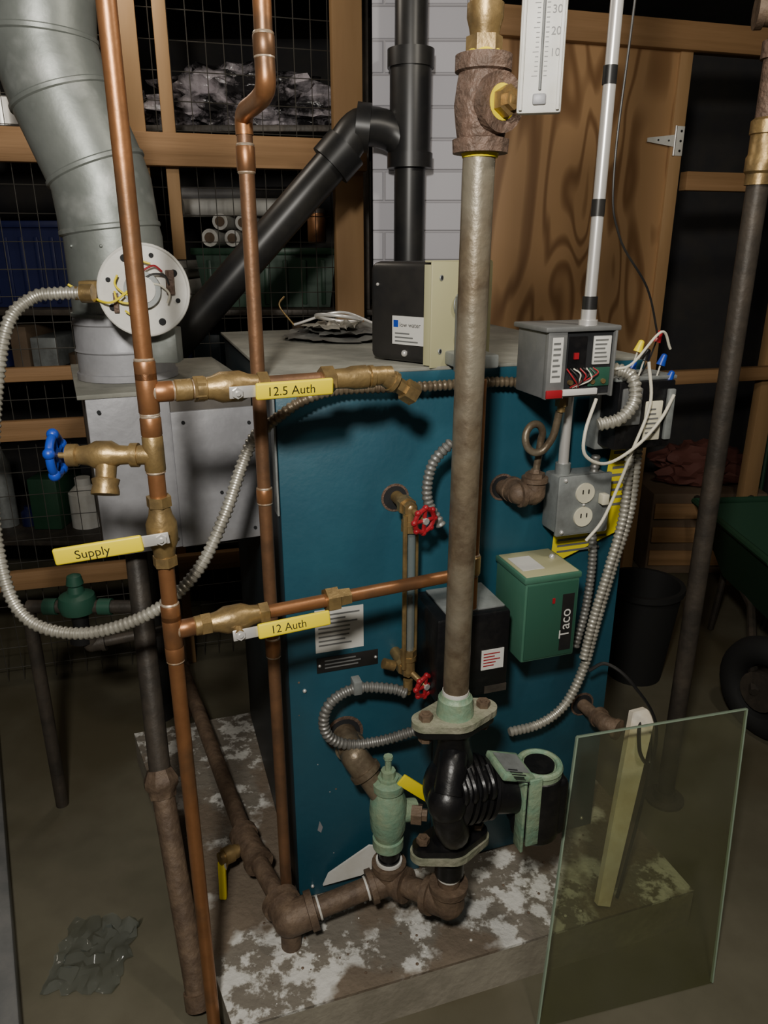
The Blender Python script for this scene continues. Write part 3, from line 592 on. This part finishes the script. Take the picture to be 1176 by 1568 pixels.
o.cyl(E1,Tb,.021,'iron'); o.elbow(Tb,E1-Tb,Eb-Tb,.024,'iron',.042); o.lathe(Tb,UP,[(0,.029),(.03,.029),(.03,.034),(.045,.034)],'iron'); o.lathe(Tb+UP*.045,UP,[(0,.022),(.012,.022),(.012,.02),(.04,.02)],'blackg'); o.lathe(Tb+UP*.047,UP,[(0,.026),(.006,.026)],'white')
o.cyl(Tb,Eb,.021,'iron'); dE=(Eb-Tb).normalized(); o.lathe(Tb+dE*.045,dE,[(0,.0235),(.004,.0235)],'white'); o.lathe(Eb-dE*.06,dE,[(0,.0235),(.004,.0235)],'white')
Fr=V((-.62,2.0,.175)); A1=V((-.30,1.295,.17)); o.elbow(Eb,Tb-Eb,A1-Eb,.027,'iron',.05)
o.cyl(Eb,A1,.019,'iron'); o.cyl(A1,Fr,.019,'iron'); o.elbow(A1.lerp(Eb,.12),A1-Eb,Eb-A1,.022,'iron',.05); o.cyl(V((Fr.x,Fr.y,0)),Fr+UP*.5,.019,'iron'); o.ball(Fr,.025,'iron')
o.cyl(Eb-UP*.02,V((Eb.x,Eb.y,.1)),.02,'iron')
Hh=B(.105,0,.488); o.cyl(Hh,B(.105,.05,.488),.024,'steelp'); o.elbow(B(.11,.06,.475),-N,(EX*.6-UP+N*.5),.022,'steelp',.04)
o.cyl(B(.11,.06,.475),B(.155,.10,.40),.022,'steelp')
o.done()
o=O('drain_gate_valve'); vc=B(.162,.103,.37)
o.lathe(vc-UP*.08,UP,[(0,.022),(0,.03),(.02,.03),(.022,.026),(.045,.034),(.085,.036),(.11,.034),(.13,.026),(.135,.03),(.15,.03),(.155,.02)],'mint',24)
o.lathe(vc+UP*.06,UP,[(0,.02),(.02,.02),(.02,.014),(.035,.014),(.035,.006),(.06,.006),(.06,.009),(.066,.009)],'mint',8)
o.cyl(vc,vc+(EX-UP*.2).normalized()*.055,.022,'mint'); o.lathe(vc+(EX-UP*.2).normalized()*.045+N*.01,EX+N*.5,[(0,.02),(.02,.02),(.02,.012),(.03,.012)],'iron',6)
q=vc+UP*.05; o.box(q+EX*.06+N*.02+UP*-.005,(EX*.042-UP*.04),N*.003,(UP*.009+EX*.008),'yel',.0025); o.done()
o=O('drain_valve'); q=A1.lerp(Eb,.08); sd=V((-.75,-.6,.05)).normalized()
o.lathe(q,sd,[(0,.012),(.03,.012),(.03,.015),(.04,.015),(.04,.018),(.06,.018),(.06,.013),(.07,.013)],'brass'); o.cyl(q+sd*.05,q+sd*.05-UP*.03+V((-.01,-.01,0)),.007,'brass')
o.box(q+sd*.052+V((-.008,-.024,-.040)),V((.0,.006,0)),V((.008,0,0)),V((.004,-.02,-.030)),'yel',.003); o.box(q+sd*.05+V((-.004,-.01,-.01)),(.002,0,0),(0,.006,0),(0,0,.014),'emt'); o.done()
o=O('pipe_nipple'); o.cyl(B(.64,0,.445),B(.65,.07,.44),.014,'iron'); o.elbow(B(.652,.075,.44),-N,EX*.5+N,.016,'iron',.03); o.done()
o=O('iron_pipe'); a=V((-.492,1.37,.842)); u=V((-.435,1.20,.394)); b_=V((-.352,1.03,.018))
o.cyl(a,u,.0205,'irond'); o.cyl(u,b_,.0215,'iron'); d=(b_-a).normalized(); o.lathe(u-d*.03,d,[(0,.024),(.012,.03),(.02,.034),(.032,.034),(.04,.028),(.055,.026)],'iron',8); o.lathe(b_-d*.03,d,[(0,.026),(.03,.026)],'iron'); o.done()
o=O('iron_pipe'); c=V((.745,1.62,0)); o.cyl(c,c+UP*2.3,.0215,'irond'); o.lathe(c,UP,[(0,.05),(.008,.05),(.01,.03),(.03,.026)],'irond')
o.lathe(c+UP*1.50,UP,[(0,.022),(.0,.026),(.02,.026),(.025,.03),(.05,.03),(.055,.027),(.09,.027),(.092,.03),(.115,.03),(.12,.024)],'brass',24); o.lathe(c+UP*1.62,UP,[(0,.024),(.1,.024),(.1,.03),(.13,.03),(.13,.026)],'bronze'); o.elbow(c+UP*1.80,UP,V((-1,.2,0)),.022,'iron',.05); o.done()
o=O('abs_vent_pipe'); vp=V((.066,2.1,0))
o.cyl(vp,vp+UP*2.3,.040,'plast',seg=28)
for z,h,r in((1.575,.035,.058),(1.61,.19,.052),(1.80,.04,.058),(2.0,.05,.055)): o.lathe(vp+UP*z,UP,[(0,.04),(0,r),(h,r),(h,.04)],'plast',28)
w1=V((-.06,2.08,1.665)); w2=V((-.115,2.07,1.60)); w3=V((-.60,2.0,1.09))
o.tube([vp+UP*1.62,vp+V((-.05,0,1.66)),w1,w2],.046,'plast',20)
a1=V((-.035,2.085,1.665)); da=V((-1,-.02,0.1)).normalized(); o.lathe(a1,da,[(0,.046),(0,.057),(.035,.057),(.035,.046)],'plast',28)
dd=(w3-w2).normalized(); o.lathe(w2-dd*.03,dd,[(0,.046),(0,.057),(.06,.057),(.06,.045)],'plast',28)
o.cyl(w2,w3,.044,'plast',seg=28); o.lathe(w3,dd,[(-.06,.055),(0,.055)],'plast',28); o.tube([w3,w3+dd*.05,w3+V((-.06,.0,-.15)),V((-.70,2.0,.0))],.044,'plast',20); o.done()
o=O('gas_shutoff_regulator'); c=V((-.727,1.6,.588))
o.lathe(c-UP*.03,UP,[(0,.02),(.01,.04),(.03,.045),(.05,.04),(.06,.02),(.075,.016),(.08,.02),(.1,.016),(.105,.005)],'greend',20)
o.cyl(c-V((.12,0,.01)),c+V((.14,0,-.01)),.016,'irond'); o.lathe(c+V((.05,0,-.01)),(1,0,0),[(0,.02),(.03,.02)],'greend'); o.lathe(c+V((-.05,0,-.01)),(-1,0,0),[(0,.02),(.03,.02)],'greend')
o.lathe(c-V((0,0,.03)),-UP,[(0,.02),(.04,.018),(.045,.03),(.07,.03),(.075,.01)],'black'); o.elbow(c+V((.02,0,-.11)),UP,(1,.2,.1),.016,'irond'); o.cyl(c+V((.02,0,-.11)),c+V((.2,.04,-.09)),.013,'irond')
o.cyl(c+V((-.12,0,-.01)),c+V((-.12,0,-.588)),.016,'irond'); o.done()
o=O('glass_sheet'); g0=V((.288,1.0,.003)); gw=V((.365,.092,0)); gu=V((.080,.2,.50)); gn=gw.cross(gu).normalized()
o.box(g0+gw/2+gu/2,gw/2,gn*.0025,gu/2,'glass')
e=.0016
for c_,v_ in((g0+gu/2,gu/2),(g0+gw+gu/2,gu/2)): o.box(c_,gw.normalized()*e,gn*.003,v_,'glassedge')
o.box(g0+gu+gw/2,gw/2,gn*.003,gu.normalized()*e,'glassedge'); o.done()
o=O('wood_board'); a=V((.452,1.185,.104)); b_=V((.535,1.325,.47)); d=(b_-a); x_=V((.97,.2,0)); x_=(x_-d*x_.dot(d)/d.dot(d)).normalized(); y_=d.cross(x_).normalized()
o.prism([a-x_*.016-y_*.008,a+x_*.012-y_*.008,b_+x_*.028-y_*.008,b_+x_*.005-y_*.008+d*.03,b_-x_*.024-y_*.008],y_*.016,'oldwood')
o.tube([b_-d*.1+x_*.03,b_-d*.02+y_*.0,b_-d*.18-y_*.02,b_-d*.25+x_*.04,b_-d*.1+x_*.03],.004,'black',8); o.done()
wire('black_cable',[B(.60,.07,.575),(.45,1.32,.59),(.50,1.30,.555),(.56,1.30,.45),(.54,1.27,.3),(.50,1.22,.15),(.485,1.2,.106)],.0035,'black')
# floor clutter
o=O('wheelbarrow'); c=V((1.33,2.25,.45))
pts=[(-.22,-.28),(.25,-.32),(.25,.32),(-.22,.28)]
lo=[c+V((x*.6,y*.6,-.16)) for x,y in pts]; hi=[c+V((x,y,.08)) for x,y in pts]; mi=o.mi('greenbin')
A=[o.bm.verts.new(p) for p in lo]; H=[o.bm.verts.new(p) for p in hi]
o.bm.faces.new(A)
for i in range(4): o.bm.faces.new((A[i],A[(i+1)%4],H[(i+1)%4],H[i]))
o.tube([hi[0],hi[1],hi[2],hi[3],hi[0]],.012,'greenbin',8,smooth=False)
o.torus((1.13,1.90,.16),(1,.5,0),.115,.043,'rubber',12,32); o.cyl((1.09,1.88,.16),(1.17,1.92,.16),.06,'irond')
o.tube([(1.08,1.88,.16),(1.2,2.2,.28),(1.28,2.9,.42)],.014,'irond',8,smooth=False); o.tube([(1.18,1.93,.16),(1.42,2.2,.28),(1.5,2.9,.42)],.014,'irond',8,smooth=False); o.text('barrow',c+V((-.12,-.27,-.03)),(1,-.08,.0),(0,-.4,1),.07,'white')
for x in(1.25,1.45): o.tube([(x,2.5,.33),(x,2.55,.01)],.012,'irond',8,smooth=False)
o.done()
o=O('storage_crate'); o.box((1.42,3.25,.19),(.25,0,0),(0,.17,0),(0,0,.19),'card',.01)
for k in range(3): o.box((1.42,3.075,.08+.11*k),(.24,0,0),(0,.006,0),(0,0,.035),'woodh',.003)
o.done()
crumple('red_tarp',(1.42,3.25,.46),.2,.12,.1,'redrub',4,.4,4)
o=O('bucket'); o.lathe((.86,2.25,.0),UP,[(0,.09),(.31,.12),(.32,.13),(.34,.13),(.34,.115),(.05,.08)],'rubber',28); o.done()
o=O('garden_tools')
for i in range(5): o.cyl((1.75+i*.12,3.3,0),(1.78+i*.12,3.4,1.5-.1*i),.012,('greenbin','irond','card','bluebin','irond')[i],seg=8); o.box((1.75+i*.12,3.295,.08),(.03,0,0),(0,.004,0),(0,0,.07),'irond',.002)
o.done()
o=O('floor_plank'); d=V((.445,-.831,0)).normalized(); x_=V((.831,.445,0)).normalized(); c=V((-.905,1.425,.03))-x_*.14
o.box(c,x_*.14,d*.75,UP*.028,'grey',.004); o.done()
o=O('plastic_wrap'); n=18; o.mats=['wrap']
G=[[o.bm.verts.new((-.60+(i/n-.5)*.15+.012*noise.noise(V((i*.4,j*.4,5))),1.15+(j/n-.5)*.17+.012*noise.noise(V((i*.4,j*.4,9))),.004+.03*abs(noise.noise(V((i*.3,j*.3,1))))+.01*abs(noise.noise(V((i,j,1)))))) for j in range(n+1)] for i in range(n+1)]
for i in range(n):
    for j in range(n): o.bm.faces.new((G[i][j],G[i+1][j],G[i+1][j+1],G[i][j+1]))
o.done()

# ------------------------------------------------------------ lights
def pt(name,loc,e,r=.06,col=(1,.93,.82)):
    l=bpy.data.lights.new(name,'POINT'); l.energy=e; l.shadow_soft_size=r; l.color=col; ob=bpy.data.objects.new(name,l); ob.location=loc; bpy.context.collection.objects.link(ob)
pt('work_light',(-.14,-.15,1.84),100,.07,(1,.955,.87))
pt('background_fill',(.70,.9,2.15),20,.06,(1,.92,.78))  # added fill light for the right side and background, not a fixture
pt('storage_fill',(-.75,2.05,2.2),8,.06,(1,.90,.76))  # lamp added only to brighten the shelf clutter behind the cage
w=bpy.data.worlds.new('World'); bpy.context.scene.world=w; w.use_nodes=True; w.node_tree.nodes['Background'].inputs[0].default_value=(.55,.55,.55,1); w.node_tree.nodes['Background'].inputs[1].default_value=.02
cam=bpy.data.cameras.new('camera'); cam.sensor_fit='VERTICAL'; cam.sensor_height=36; cam.lens=26.25; cam.clip_start=.02
co=bpy.data.objects.new('camera',cam); co.location=(0,0,1.38); co.rotation_euler=(math.radians(70.6),0,0); bpy.context.collection.objects.link(co); bpy.context.scene.camera=co
